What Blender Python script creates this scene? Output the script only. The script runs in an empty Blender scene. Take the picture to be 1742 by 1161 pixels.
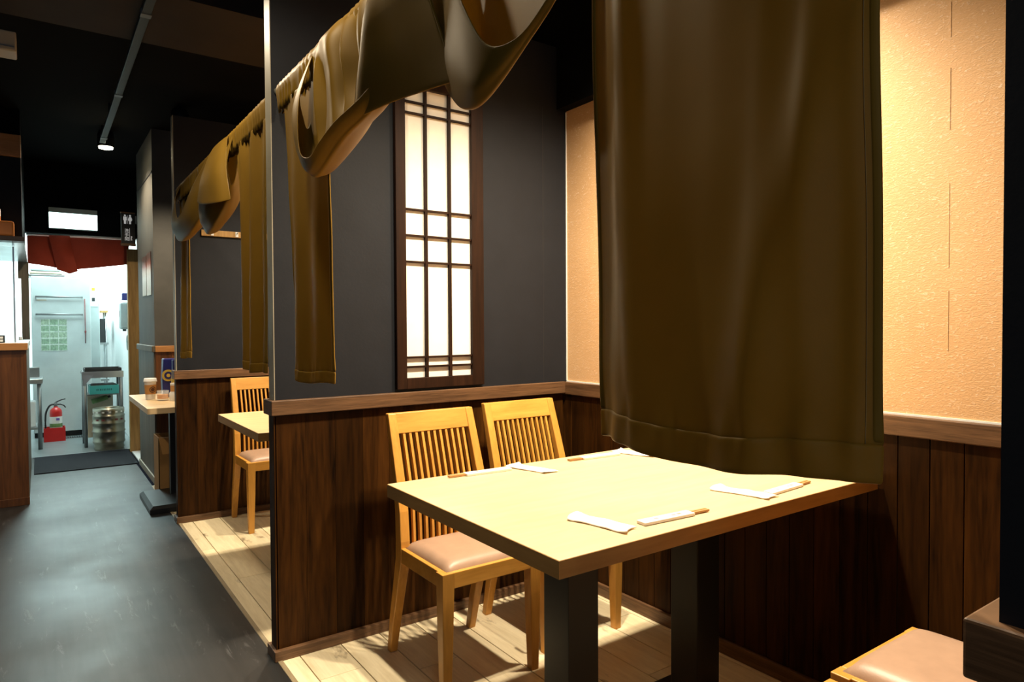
import bpy, bmesh, math, random
from mathutils import Vector, Matrix, noise
random.seed(7)
scene = bpy.context.scene
COL = scene.collection

# ------------------------------------------------------------------ camera
CAM_H = 1.152
yaw, pit, rol = .6131, .0223, -.0053
cyw, syw, cpt, spt = math.cos(yaw), math.sin(yaw), math.cos(pit), math.sin(pit)
Fv = Vector((syw*cpt, cyw*cpt, -spt)); Rv = Vector((cyw, -syw, 0)); Uv = Rv.cross(Fv)
Rr = Rv*math.cos(rol)+Uv*math.sin(rol); Ur = Uv*math.cos(rol)-Rv*math.sin(rol)
cam_d = bpy.data.cameras.new('camera'); cam = bpy.data.objects.new('camera', cam_d); COL.objects.link(cam)
cam_d.sensor_fit = 'HORIZONTAL'; cam_d.sensor_width = 36; cam_d.lens = 36*1144.03/1742
cam_d.clip_start = .02
m = Matrix((Rr, Ur, -Fv)).transposed().to_4x4(); m.translation = (0, 0, CAM_H); cam.matrix_world = m
scene.camera = cam
# ------------------------------------------------------------------ view, world
vs = scene.view_settings
vs.view_transform = 'Standard'; vs.look = 'None'; vs.exposure = 0.0; vs.gamma = 1; vs.use_curve_mapping = False
world = bpy.data.worlds.new('world'); scene.world = world; world.use_nodes = True
world.node_tree.nodes['Background'].inputs[0].default_value = (.6, .75, 1, 1)
world.node_tree.nodes['Background'].inputs[1].default_value = .02
# ------------------------------------------------------------------ lamps, seen and assumed
def lamp_data(kind, name, loc, energy, color, size=.05, rot=(0, 0, 0), spot=None, blend=1, shape=None, sy=None):
    d = bpy.data.lights.new(name, kind); d.energy = energy; d.color = color
    o = bpy.data.objects.new(name, d); COL.objects.link(o); o.location = loc; o.rotation_euler = rot
    if kind == 'AREA':
        d.size = size
        if sy: d.shape = 'RECTANGLE'; d.size_y = sy
    else:
        d.shadow_soft_size = size
    if kind == 'SPOT': d.spot_size = math.radians(spot); d.spot_blend = blend
    return o
WARM = (1, .84, .61); WARM2 = (1, .84, .60)
LZ = 2.44
TABLE_LAMPS = [(1.70, 1.50), (1.20, 1.41), (1.70, 3.45), (1.20, 3.36)]  # assumed spots over the two booth tables, out of view
LAMP_E = [235, 225, 170, 190]
for (lx, ly), e in zip(TABLE_LAMPS, LAMP_E):
    lamp_data('SPOT', 'assumed_table_spot', (lx, ly, LZ), e, WARM, .035, (0, 0, 0), 140, 1.0)
lamp_data('SPOT', 'assumed_table_spot', (.78, 4.88, LZ), 110, WARM, .035, (0, 0, 0), 120, .7)  # assumed spot over the small table, out of view
# corridor spots, only the first in view
lamp_data('SPOT', 'corridor_spot', (.427, 5.79, 2.47), 95, WARM2, .04, (math.radians(0), math.radians(8), 0), 150, .6)
for ly, e in ((1.72, 29), (2.85, 34)): lamp_data('SPOT', 'corridor_spot', (.395, ly, 2.42), e, WARM2, .04, (0, 0, 0), 165, .5)  # assumed spots on the unseen near part of the track
lamp_data('SPOT', 'corridor_spot', (-.25, -.9, 2.44), 18, WARM2, .04, (0, 0, 0), 160, .6)  # assumed spot behind the camera
lamp_data('SPOT', 'corridor_spot', (-.75, 4.55, 2.44), 60, WARM2, .04, (0, 0, 0), 130, .7)  # assumed spot left of the view, added to light the counter
# cool area light added behind the camera for assumed entrance daylight; no opening built
lamp_data('AREA', 'assumed_cool_light', (-1.2, -2.8, 1.5), 15, (.55, .75, 1), 1.2, (math.radians(90), 0, math.radians(-22)), sy=1.8)
# assumed kitchen fluorescent ceiling lamps, out of view
lamp_data('AREA', 'assumed_kitchen_light', (.25, 8.1, 2.40), 40, (.74, 1, .98), .9, sy=.9)
lamp_data('AREA', 'assumed_kitchen_light', (.35, 9.4, 2.40), 95, (.74, 1, .98), .9, sy=.6)
lamp_data('AREA', 'assumed_kitchen_light', (-.8, 6.5, 2.30), 40, (.70, .92, 1), .9, sy=.6)

# ------------------------------------------------------------------ materials
MATS = {}
def nt(name):
    mt = bpy.data.materials.new(name); mt.use_nodes = True
    return mt, mt.node_tree.nodes, mt.node_tree.links, mt.node_tree.nodes['Principled BSDF']
def c4(c): return (c[0], c[1], c[2], 1)
def coords(N, L, scale, rnd=True, kind='Object'):
    tc = N.new('ShaderNodeTexCoord'); mp = N.new('ShaderNodeMapping'); mp.inputs['Scale'].default_value = scale
    src = tc.outputs[kind]
    if rnd:
        oi = N.new('ShaderNodeObjectInfo'); ml = N.new('ShaderNodeVectorMath'); ml.operation = 'SCALE'
        cb = N.new('ShaderNodeCombineXYZ')
        for i in range(3): L.new(oi.outputs['Random'], cb.inputs[i])
        L.new(cb.outputs[0], ml.inputs[0]); ml.inputs['Scale'].default_value = 37.0
        ad = N.new('ShaderNodeVectorMath'); ad.operation = 'ADD'
        L.new(src, ad.inputs[0]); L.new(ml.outputs[0], ad.inputs[1]); src = ad.outputs[0]
    L.new(src, mp.inputs['Vector']); return mp.outputs[0]
def ramp(N, L, src, stops):
    r = N.new('ShaderNodeValToRGB'); e = r.color_ramp.elements
    while len(e) < len(stops): e.new(.5)
    for i, (p, c) in enumerate(stops): e[i].position = p; e[i].color = c4(c)
    L.new(src, r.inputs[0]); return r.outputs[0]
def noise_n(N, L, vec, scale, detail=4, rough=.55, dist=0):
    n = N.new('ShaderNodeTexNoise'); n.inputs['Scale'].default_value = scale; n.inputs['Detail'].default_value = detail
    n.inputs['Roughness'].default_value = rough; n.inputs['Distortion'].default_value = dist
    L.new(vec, n.inputs['Vector']); return n.outputs['Fac']
def bump_to(N, L, B, src, strength, dist=.01):
    b = N.new('ShaderNodeBump'); b.inputs['Strength'].default_value = strength; b.inputs['Distance'].default_value = dist
    L.new(src, b.inputs['Height']); L.new(b.outputs[0], B.inputs['Normal'])
def mixc(N, L, fac, a, b, mode='MIX'):
    mx = N.new('ShaderNodeMix'); mx.data_type = 'RGBA'; mx.blend_type = mode
    if isinstance(fac, (int, float)): mx.inputs[0].default_value = fac
    else: L.new(fac, mx.inputs[0])
    for s, i in ((a, 6), (b, 7)):
        if isinstance(s, tuple): mx.inputs[i].default_value = c4(s)
        else: L.new(s, mx.inputs[i])
    return mx.outputs[2]
def plain(name, c, rough=.5, metal=0, var=.12, scale=6, spec=.5, emit=None, bump=0, alpha=None, trans=0):
    if name in MATS: return MATS[name]
    mt, N, L, B = nt(name)
    v = coords(N, L, (1, 1, 1)); f = noise_n(N, L, v, scale)
    col = ramp(N, L, f, [(.3, tuple(x*(1-var) for x in c)), (.7, tuple(min(1, x*(1+var)) for x in c))])
    L.new(col, B.inputs['Base Color'])
    B.inputs['Roughness'].default_value = rough; B.inputs['Metallic'].default_value = metal
    B.inputs['Specular IOR Level'].default_value = spec
    if emit: B.inputs['Emission Color'].default_value = c4(emit[0]); B.inputs['Emission Strength'].default_value = emit[1]
    if bump: bump_to(N, L, B, noise_n(N, L, v, scale*12), bump, .004)
    if trans: B.inputs['Transmission Weight'].default_value = trans
    MATS[name] = mt; return mt
def wood(name, c1, c2, scale, rough=.45, spec=.4, bump=.12, knots=None, tone=.25, coat=0):
    mt, N, L, B = nt(name)
    v = coords(N, L, scale)
    f = noise_n(N, L, v, 3.0, 8, .62, .6)
    f2 = noise_n(N, L, v, 14.0, 3, .5)
    g = N.new('ShaderNodeMath'); g.operation = 'MULTIPLY_ADD'; g.inputs[1].default_value = .3
    L.new(f2, g.inputs[0])
    g2 = N.new('ShaderNodeMath'); g2.operation = 'MULTIPLY'; g2.inputs[1].default_value = .75; L.new(f, g2.inputs[0]); L.new(g2.outputs[0], g.inputs[2])
    col = ramp(N, L, g.outputs[0], [(.34, c1), (.66, c2)])
    oi = N.new('ShaderNodeObjectInfo'); mr = N.new('ShaderNodeMapRange')
    mr.inputs[3].default_value = 1-tone; mr.inputs[4].default_value = 1+tone*.6; L.new(oi.outputs['Random'], mr.inputs[0])
    cb = N.new('ShaderNodeCombineXYZ')
    for i in range(3): L.new(mr.outputs[0], cb.inputs[i])
    col = mixc(N, L, 1.0, col, cb.outputs[0], 'MULTIPLY')
    if knots:
        v2 = coords(N, L, knots[1]); k = noise_n(N, L, v2, 4.5, 5, .6)
        kr = ramp(N, L, k, [(knots[2], (0, 0, 0)), (knots[2]+.10, (1, 1, 1))])
        col = mixc(N, L, kr, col, knots[0])
    L.new(col, B.inputs['Base Color']); B.inputs['Roughness'].default_value = rough
    B.inputs['Specular IOR Level'].default_value = spec
    B.inputs['Coat Weight'].default_value = coat
    bump_to(N, L, B, g.outputs[0], bump, .003)
    MATS[name] = mt; return mt

M_DADO = wood('dark_stained_plank', (.007, .0024, .0004), (.060, .0215, .0034), (7, 7, .55), .5, .1, .2, tone=.45)
M_RAIL = wood('brown_rail_wood', (.055, .026, .011), (.19, .098, .046), (1.2, 1.2, 22), .45, .4, .2)
M_RAILX = M_RAIL
M_OAK = wood('orange_oak', (.50, .225, .034), (.66, .325, .062), (9, 9, 1.0), .38, .45, .06, tone=.10)
M_OAKX = wood('orange_oak_cross', (.50, .225, .034), (.66, .325, .062), (1.2, 9, 9), .38, .45, .06, tone=.10)
M_TABLE = wood('pale_oak_laminate', (.64, .455, .245), (.74, .54, .305), (1.0, 9, 9), .36, .5, .02, tone=.03)
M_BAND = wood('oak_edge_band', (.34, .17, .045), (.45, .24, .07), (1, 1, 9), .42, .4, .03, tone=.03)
M_COUNTER = wood('counter_plank', (.06, .02, .005), (.22, .08, .02), (7, 7, .5), .4, .45, .2, tone=.25)
M_COUNTERTOP = wood('counter_top_wood', (.40, .17, .05), (.55, .26, .09), (1, 9, 9), .4, .4, .05, tone=.05)
M_POST = wood('golden_post_wood', (.22, .12, .035), (.45, .27, .09), (9, 9, .7), .45, .4, .15, tone=.05)
M_GREYPLANK = wood('grey_brown_plank', (.05, .042, .028), (.15, .12, .08), (10, 10, .5), .5, .4, .2, tone=.2)
M_FLOORPLANK = wood('pale_floor_plank', (.72, .60, .38), (.92, .80, .55), (10, .9, 10), .42, .45, .08,
                    knots=((.17, .11, .055), (2.2, 1.0, 1), .63), tone=.16)
M_SHOJI = wood('dark_shoji_wood', (.008, .003, .0015), (.026, .010, .0045), (9, 9, .8), .5, .15, .15, tone=.2)
M_DARKWALL = plain('charcoal_wall_paint', (.0105, .0122, .0165), .62, 0, .10, 9, .22, bump=.08)
M_DARKWALL2 = plain('grey_wall_paint', (.085, .08, .07), .6, 0, .12, 6, .35, bump=.08)
M_EDGE = plain('pale_edge_strip', (.30, .27, .20), .5, 0, .15, 8)  # pale grey-cream tone for partition ends and one baseboard
M_BLACK = plain('black_metal', (.010, .0105, .012), .38, .0, .1, 6, .5)
M_CEIL = plain('black_ceiling_paint', (.0045, .0045, .005), .85, 0, .15, 4, .05)
M_BEAM = plain('brown_black_beam', (.028, .020, .014), .7, 0, .15, 4, .2)
M_LEATHER = plain('taupe_leatherette', (.40, .26, .18), .42, 0, .06, 18, .45, bump=.06)
M_PAPER = plain('white_napkin_paper', (.82, .82, .80), .8, 0, .03, 20)
M_SHOJIPAPER = plain('shoji_paper', (.80, .78, .72), .85, 0, .03, 20)
M_SLEEVE = plain('chopstick_sleeve_paper', (.80, .80, .80), .6, 0, .02, 20)
M_CHOP = plain('bamboo', (.42, .22, .07), .5, 0, .1, 20)
M_INK = plain('grey_ink', (.25, .25, .3), .7)
M_INKR = plain('red_ink', (.55, .22, .18), .7)
M_STEEL = plain('stainless_steel', (.50, .52, .53), .32, .9, .1, 5)
M_STEELD = plain('dull_steel', (.22, .225, .225), .38, .85, .15, 6)
M_KEG = plain('keg_steel', (.30, .28, .22), .28, .95, .12, 8)
M_FRIDGE = plain('fridge_grey_enamel', (.50, .56, .56), .4, .25, .08, 5)
M_WHITE = plain('white_wall_tile', (.84, .86, .86), .5, 0, .02, 4)
M_WHITEP = plain('white_plastic', (.75, .77, .77), .4, 0, .03, 6)
M_RED = plain('extinguisher_red', (.50, .012, .010), .35, 0, .1, 8)
M_RUBBER = plain('black_rubber', (.015, .015, .016), .6, 0, .2, 10)
M_MAT = plain('dark_mat', (.011, .012, .016), .85, 0, .25, 60, .1, bump=.3)
M_TEAL = plain('teal_plastic', (.05, .36, .36), .4, 0, .08, 6)
M_CARD = plain('brown_cardboard', (.46, .24, .07), .75, 0, .1, 8)
M_CARDD = plain('dark_print', (.10, .045, .015), .75, 0, .3, 14)
M_TAPE = plain('packing_tape', (.45, .38, .28), .3, 0, .1, 8)
M_KRAFT = plain('kraft_paper', (.55, .27, .08), .7, 0, .06, 12)
M_BROWN = plain('brown_print', (.09, .03, .01), .6)
M_LID = plain('white_cup_lid', (.78, .76, .72), .4, 0, .03, 8)
M_BLUE = plain('blue_foil', (.025, .03, .17), .3, .3, .25, 9)
M_GOLD = plain('gold_print', (.60, .42, .06), .4, .1, .1, 10)
M_LIQ = plain('amber_drink', (.75, .30, .05), .2, 0, .1, 4)
M_ORANGE = plain('orange_tray', (.55, .19, .04), .45, 0, .1, 6)
M_BOARD = plain('dark_shelf_board', (.045, .028, .022), .45, 0, .2, 5)
M_REDCLOTH = plain('red_brown_cloth', (.26, .028, .010), .75, 0, .12, 8, .3, bump=.1)
M_SIGNBLACK = plain('sign_black', (.012, .012, .012), .4)
M_SIGNWHITE = plain('sign_white', (.85, .85, .85), .5, emit=((1, 1, 1), .25))
M_EXIT = plain('exit_lit_panel', (.8, .95, .92), .4, emit=((.72, 1, .93), 4.5))
M_EXITGREY = plain('exit_housing', (.30, .36, .36), .4)
M_LAMP = plain('lamp_lens', (1, .9, .7), .4, emit=((1, .86, .55), 60))
M_LAMPK = plain('kitchen_lamp_diffuser', (.9, .95, .95), .4, emit=((.8, 1, 1), 3))
M_CREAM = plain('cream_plastic', (.42, .36, .26), .4, 0, .08, 5)
M_PIPE = plain('grey_green_conduit', (.03, .038, .036), .4, .3, .1, 8)
M_BRASS = plain('pale_metal', (.55, .52, .42), .3, .8, .1, 8)
M_LED = plain('red_lamp', (.8, .15, .02), .4, emit=((1, .2, .02), 2))
M_GRATE = plain('drain_grate', (.07, .08, .08), .4, .6, .2, 20)
M_GREEN = plain('green_label', (.12, .22, .07), .6, 0, .4, 20)
M_PURPLE = plain('purple_label', (.16, .10, .36), .6)
M_CORD = plain('dark_red_cord', (.18, .03, .03), .6)
M_TILEGREY = plain('kitchen_floor_grey', (.16, .185, .19), .35, 0, .12, 5)

def thin_glass():
    mt, N, L, B = nt('thin_clear_glass'); B.inputs['Alpha'].default_value = .16; B.inputs['Roughness'].default_value = .05; B.inputs['Specular IOR Level'].default_value = .8
    v = coords(N, L, (1, 1, 1)); L.new(ramp(N, L, noise_n(N, L, v, 4), [(.3, (.85, .9, .9)), (.7, (.92, .95, .95))]), B.inputs['Base Color'])
    return mt
M_THIN = thin_glass()
def glass_mat():
    mt, N, L, B = nt('clear_glass'); B.inputs['Transmission Weight'].default_value = 1; B.inputs['Roughness'].default_value = .03
    v = coords(N, L, (1, 1, 1)); col = ramp(N, L, noise_n(N, L, v, 4), [(.3, (.90, .97, .97)), (.7, (.95, 1, 1))]); L.new(col, B.inputs['Base Color'])
    return mt
M_GLASS = glass_mat()
def wallpaper_mat():
    mt, N, L, B = nt('beige_textured_wallpaper')
    v = coords(N, L, (1, 1, 1), False)
    f = noise_n(N, L, v, 2.5, 3)
    mp = coords(N, L, (1, .55, 1.3), False)
    vo = noise_n(N, L, mp, 130, 2, .5, 1.6)
    col = ramp(N, L, f, [(.3, (.62, .375, .185)), (.7, (.68, .42, .215))])
    fl = ramp(N, L, vo, [(.60, (0, 0, 0)), (.70, (1, 1, 1))])
    col = mixc(N, L, fl, col, (.76, .56, .38))
    L.new(col, B.inputs['Base Color']); B.inputs['Roughness'].default_value = .6; B.inputs['Specular IOR Level'].default_value = .3
    bump_to(N, L, B, vo, .25, .004); return mt
M_WALLPAPER = wallpaper_mat()
def corridor_floor_mat():
    mt, N, L, B = nt('dark_vinyl_floor')
    v = coords(N, L, (9, .7, 1), False); f = noise_n(N, L, v, 2.2, 7, .6, .5)
    v2 = coords(N, L, (1, 1, 1), False); f2 = noise_n(N, L, v2, 1.6, 4)
    col = ramp(N, L, f, [(.3, (.009, .0086, .0085)), (.7, (.025, .024, .024))])
    # pale scuffs rubbed along the walking direction
    v3 = coords(N, L, (7, 1.3, 1), False); s = noise_n(N, L, v3, 3.1, 6, .7, .8)
    sc = ramp(N, L, s, [(.60, (0, 0, 0)), (.78, (.55, .55, .55))])
    col = mixc(N, L, sc, col, (.22, .22, .23))
    L.new(col, B.inputs['Base Color'])
    rr = ramp(N, L, f2, [(.3, (.36, .36, .36)), (.7, (.52, .52, .52))]); L.new(rr, B.inputs['Roughness'])
    B.inputs['Specular IOR Level'].default_value = .36
    bump_to(N, L, B, f, .12, .002); return mt
M_FLOOR = corridor_floor_mat()
def cloth_mat(name, c1, c2, rough=.42, spec=.45, trans=.18):
    mt, N, L, B = nt(name)
    v = coords(N, L, (1, 1, 1), False); f = noise_n(N, L, v, 5, 4)
    w = noise_n(N, L, v, 480, 2)
    col = ramp(N, L, f, [(.3, c1), (.7, c2)])
    L.new(col, B.inputs['Base Color']); B.inputs['Roughness'].default_value = rough
    B.inputs['Specular IOR Level'].default_value = spec
    B.inputs['Specular Tint'].default_value = (1, .86, .62, 1)
    B.inputs['Sheen Weight'].default_value = .02; B.inputs['Sheen Roughness'].default_value = .4
    B.inputs['Sheen Tint'].default_value = (.8, .7, .5, 1)
    bump_to(N, L, B, w, .10, .001)
    tr = N.new('ShaderNodeBsdfTranslucent'); tr.inputs[0].default_value = (.52, .33, .06, 1)
    mx = N.new('ShaderNodeMixShader'); mx.inputs[0].default_value = trans
    L.new(B.outputs[0], mx.inputs[1]); L.new(tr.outputs[0], mx.inputs[2])
    L.new(mx.outputs[0], N['Material Output'].inputs[0]); return mt
M_CLOTH = cloth_mat('olive_gold_satin', (.195, .108, .013), (.245, .140, .020), .47, .18)
M_CLOTH2 = cloth_mat('olive_gold_satin_doubled', (.195, .108, .013), (.245, .140, .020), .47, .18, 0.02)
M_HEM = cloth_mat('olive_gold_hem', (.205, .115, .015), (.255, .15, .023), .47, .18)
def sheet_mat():
    mt, N, L, B = nt('green_picture_sheet')
    v = coords(N, L, (1, 1, 1), False, 'Generated')
    ck = N.new('ShaderNodeTexBrick'); ck.offset = 0; ck.inputs['Scale'].default_value = 1
    ck.inputs['Color1'].default_value = (.24, .36, .26, 1); ck.inputs['Color2'].default_value = (.34, .44, .34, 1)
    ck.inputs['Mortar'].default_value = (.5, .58, .54, 1); ck.inputs['Mortar Size'].default_value = .02
    ck.inputs['Brick Width'].default_value = .333; ck.inputs['Row Height'].default_value = .2
    sep = N.new('ShaderNodeSeparateXYZ'); cmb = N.new('ShaderNodeCombineXYZ'); L.new(v, sep.inputs[0])
    L.new(sep.outputs[0], cmb.inputs[0]); L.new(sep.outputs[2], cmb.inputs[1]); L.new(cmb.outputs[0], ck.inputs['Vector'])
    n = noise_n(N, L, v, 14, 4); nr = ramp(N, L, n, [(.35, (.6, .6, .6)), (.65, (1.2, 1.2, 1.1))])
    L.new(mixc(N, L, .8, ck.outputs[0], nr, 'MULTIPLY'), B.inputs['Base Color']); B.inputs['Roughness'].default_value = .35; return mt
M_SHEET = sheet_mat()
def poster_mat():
    mt, N, L, B = nt('poster_print')
    v = coords(N, L, (1, 1, 1), False, 'Generated'); sep = N.new('ShaderNodeSeparateXYZ'); L.new(v, sep.inputs[0])
    n = noise_n(N, L, v, 9, 4)
    ad = N.new('ShaderNodeMath'); ad.operation = 'MULTIPLY_ADD'; ad.inputs[1].default_value = .25; L.new(n, ad.inputs[0]); L.new(sep.outputs[2], ad.inputs[2])
    col = ramp(N, L, ad.outputs[0], [(.2, (.6, .58, .54)), (.55, (.7, .68, .66)), (.72, (.62, .5, .42)), (.86, (.35, .10, .05)), (1, (.10, .05, .03))])
    L.new(col, B.inputs['Base Color']); B.inputs['Roughness'].default_value = .4; return mt
M_POSTER = poster_mat()

# ------------------------------------------------------------------ geometry helpers
class MB:
    def __init__(self): self.v = []; self.f = []; self.s = []
    def add(self, vs_, fs, smooth=False):
        o = len(self.v); self.v += [tuple(p) for p in vs_]
        for q in fs: self.f.append(tuple(i+o for i in q)); self.s.append(smooth)
        return self
    def box(self, x0, x1, y0, y1, z0, z1):
        return self.add([(x, y, z) for z in (z0, z1) for y in (y0, y1) for x in (x0, x1)],
                        [(0, 2, 3, 1), (4, 5, 7, 6), (0, 1, 5, 4), (2, 6, 7, 3), (0, 4, 6, 2), (1, 3, 7, 5)])
    def sweep(self, secs):      # list of (cx, cy, z, hx, hy): stacked rectangles
        o = len(self.v)
        for cx, cy, z, hx, hy in secs:
            self.v += [(cx-hx, cy-hy, z), (cx+hx, cy-hy, z), (cx+hx, cy+hy, z), (cx-hx, cy+hy, z)]
        n = len(secs); F = [(3, 2, 1, 0), tuple(4*(n-1)+i for i in range(4))]
        for k in range(n-1):
            for i in range(4):
                j = (i+1) % 4; F.append((4*k+i, 4*k+j, 4*k+4+j, 4*k+4+i))
        for q in F: self.f.append(tuple(i+o for i in q)); self.s.append(False)
        return self
    def lathe(self, cx, cy, prof, n=32, smooth=True):
        vs_ = []; fs = []
        for r, z in prof:
            for i in range(n):
                a = 2*math.pi*i/n; vs_.append((cx+r*math.cos(a), cy+r*math.sin(a), z))
        k = len(prof)
        for j in range(k-1):
            for i in range(n): fs.append((j*n+i, j*n+(i+1) % n, (j+1)*n+(i+1) % n, (j+1)*n+i))
        self.add(vs_, fs, smooth)
        self.add(vs_[:n], [tuple(range(n-1, -1, -1))]); self.add(vs_[-n:], [tuple(range(n))]); return self
    def tube(self, pts, r, n=10, smooth=True):
        pts = [Vector(p) for p in pts]; vs_ = []; fs = []; up = Vector((0, 0, 1))
        for i, p in enumerate(pts):
            t = (pts[min(i+1, len(pts)-1)]-pts[max(i-1, 0)]).normalized()
            a = t.cross(up); a = a.normalized() if a.length > 1e-3 else Vector((1, 0, 0)); b = a.cross(t)
            for k in range(n):
                th = 2*math.pi*k/n; vs_.append(p+a*r*math.cos(th)+b*r*math.sin(th))
        for j in range(len(pts)-1):
            for k in range(n): fs.append((j*n+k, j*n+(k+1) % n, (j+1)*n+(k+1) % n, (j+1)*n+k))
        fs.append(tuple(range(n-1, -1, -1))); fs.append(tuple((len(pts)-1)*n+k for k in range(n)))
        return self.add(vs_, fs, smooth)
    def poly(self, pts, axis, a, b):    # extrude 2D polygon along an axis ('x','y','z') from a to b
        def P(u, v, w): return {'x': (w, u, v), 'y': (u, w, v), 'z': (u, v, w)}[axis]
        n = len(pts); vs_ = [P(u, v, a) for u, v in pts]+[P(u, v, b) for u, v in pts]
        fs = [tuple(range(n-1, -1, -1)), tuple(range(n, 2*n))]+[(i, (i+1) % n, n+(i+1) % n, n+i) for i in range(n)]
        return self.add(vs_, fs)
    def mesh(self, name):
        me = bpy.data.meshes.new(name); me.from_pydata(self.v, [], self.f)
        me.polygons.foreach_set('use_smooth', self.s)
        bm = bmesh.new(); bm.from_mesh(me); bmesh.ops.recalc_face_normals(bm, faces=bm.faces); bm.to_mesh(me); bm.free()
        me.update(); return me
    def build(self, name, mat, parent=None, bevel=0, loc=None):
        me = self.mesh(name); return link(name, me, mat, parent, bevel, loc)
def link(name, me, mat, parent=None, bevel=0, loc=None):
    if mat is not None and not me.materials: me.materials.append(mat)
    o = bpy.data.objects.new(name, me); COL.objects.link(o)
    if parent: o.parent = parent
    if loc: o.location = loc
    if bevel:
        b = o.modifiers.new('bevel', 'BEVEL'); b.width = bevel; b.segments = 2; b.limit_method = 'ANGLE'; b.angle_limit = math.radians(50)
    return o
def box(name, mat, parent, x0, x1, y0, y1, z0, z1, bevel=0): return MB().box(x0, x1, y0, y1, z0, z1).build(name, mat, parent, bevel)
def tag(o, label, cat, group=None):
    o['label'] = label; o['category'] = cat
    if group: o['group'] = group
    return o
def struct(o): o['kind'] = 'structure'; return o
def thing(name, label, cat, loc=(0, 0, 0), rz=0, group=None):
    o = bpy.data.objects.new(name, None); COL.objects.link(o); o.location = loc; o.rotation_euler = (0, 0, rz)
    o.empty_display_size = .05
    return tag(o, label, cat, group)
def copy_tree(o, parent=None):
    c = o.copy(); COL.objects.link(c); c.parent = parent
    for ch in list(o.children): copy_tree(ch, c)
    return c
def smoothstep(a, b, t):
    t = max(0, min(1, (t-a)/(b-a))); return t*t*(3-2*t)
def interp(tab, t):
    if t <= tab[0][0]: return tab[0][1]
    for (a, va), (b, vb) in zip(tab, tab[1:]):
        if t <= b:
            s = (t-a)/(b-a); s = s*s*(3-2*s); return va+(vb-va)*s
    return tab[-1][1]

# ------------------------------------------------------------------ dimensions
XW = 1.957            # booth back wall
XE = .657             # corridor end of the partitions
P1, P2, P0 = 2.350, 4.352, .160   # near faces of the partitions
PT = .063             # partition thickness
ZR = .901             # top of the dado rail
CEIL = 2.60

# ------------------------------------------------------------------ shell
struct(box('floor_corridor', M_FLOOR, None, -1.8, .658, -3.0, 7.34, -.10, 0))
fb = struct(box('floor_booth', M_RUBBER, None, .658, XW, -.8, 5.52, -.10, -.012))
pw = .149
lens = {}
xs = [.668, .729]
while xs[-1] < XW-.02: xs.append(min(XW, xs[-1]+pw))
rows = list(zip(xs, xs[1:]))
for i, (a, b) in enumerate(rows):
    y = -.8-random.random()*.9; k = 0
    while y < 5.52:
        ln = random.uniform(1.05, 1.5); y0, y1 = max(y, -.8), min(y+ln, 5.52); y += ln
        if y1-y0 < .05: continue
        MB().box(a+.0016, b-.0016, y0+.0012, y1-.0012, -.012, 0).build('floor_plank', M_FLOORPLANK, fb, .0015)
M_NOSE = wood('worn_nosing', (.22, .17, .10), (.36, .28, .17), (10, 1, 10), .5, .4, .1, tone=.05)
struct(box('trim_1', M_NOSE, None, .652, .6685, -.8, 5.50, -.01, .003, .002))
ceil_o = struct(box('ceiling', M_CEIL, None, -1.8, XW+.1, -3.0, 7.3, CEIL, CEIL+.1))
struct(box('trim_2', M_BEAM, None, -1.8, XW, 3.05, 3.62, 2.50, CEIL))
struct(box('trim_3', M_CEIL, None, 1.904, XW, -.8, 5.52, 2.115, CEIL))     # dark bulkhead over the wallpaper
struct(box('wall_left', M_DARKWALL, None, -1.9, -1.8, -3.0, 5.4, 0, CEIL))
struct(box('wall_back', M_DARKWALL2, None, -1.9, XW+.1, -3.1, -3.0, 0, CEIL))
wr = struct(box('wall_right', M_WALLPAPER, None, XW, XW+.1, -3.0, 5.6, 0, CEIL))
# vertical wallpaper seam, slightly lifted
for za, zb in ((1.08, 1.24), (1.30, 1.52), (1.66, 1.82), (1.90, 1.99)):
    MB().box(XW-.0008, XW, .7864, .7880, za, zb).build('wallpaper_seam', M_WALLPAPER, wr)

def plank_run(parent, x0, x1, yface, z0, z1, w, mat, axis='x', depth=.008, sgn=-1, g=.0012):
    """vertical dado planks; axis is the direction the run goes, the planks stand proud of the face by depth"""
    n = max(1, round((x1-x0)/w)); w = (x1-x0)/n
    if axis == 'x': me = MB().box(g, w-g, min(0, sgn*depth), max(0, sgn*depth), z0, z1).mesh('wainscot_plank')
    else: me = MB().box(min(0, sgn*depth), max(0, sgn*depth), g, w-g, z0, z1).mesh('wainscot_plank')
    me.materials.append(mat)
    for i in range(n):
        o = link('wainscot_plank', me, None, parent, g, (x0+i*w, yface, 0) if axis == 'x' else (yface, x0+i*w, 0))
def rail_along(name, parent, axis, a, b, f0, f1, z0, z1, mat):
    if axis == 'x': return box(name, mat, parent, a, b, f0, f1, z0, z1, .003)
    return box(name, mat, parent, f0, f1, a, b, z0, z1, .003)

# back wall dado (runs along the booths)
plank_run(wr, -.74, 5.52, XW, .05, ZR-.05, .0825, M_DADO, 'y')
rail_along('dado_rail', wr, 'y', -.74, 5.52, XW-.022, XW, ZR-.058, ZR-.002, M_RAIL)
box('rail_bead', M_WHITEP, wr, XW-.004, XW, .224, P1, ZR-.002, ZR+.003)
rail_along('baseboard', wr, 'y', -.74, 5.52, XW-.020, XW, 0, .05, M_RAIL)
bead = MB().box(XW-.004, XW, P1-.004, P1, ZR, 2.11); bead.build('corner_bead', M_WHITEP, wr)

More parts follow.
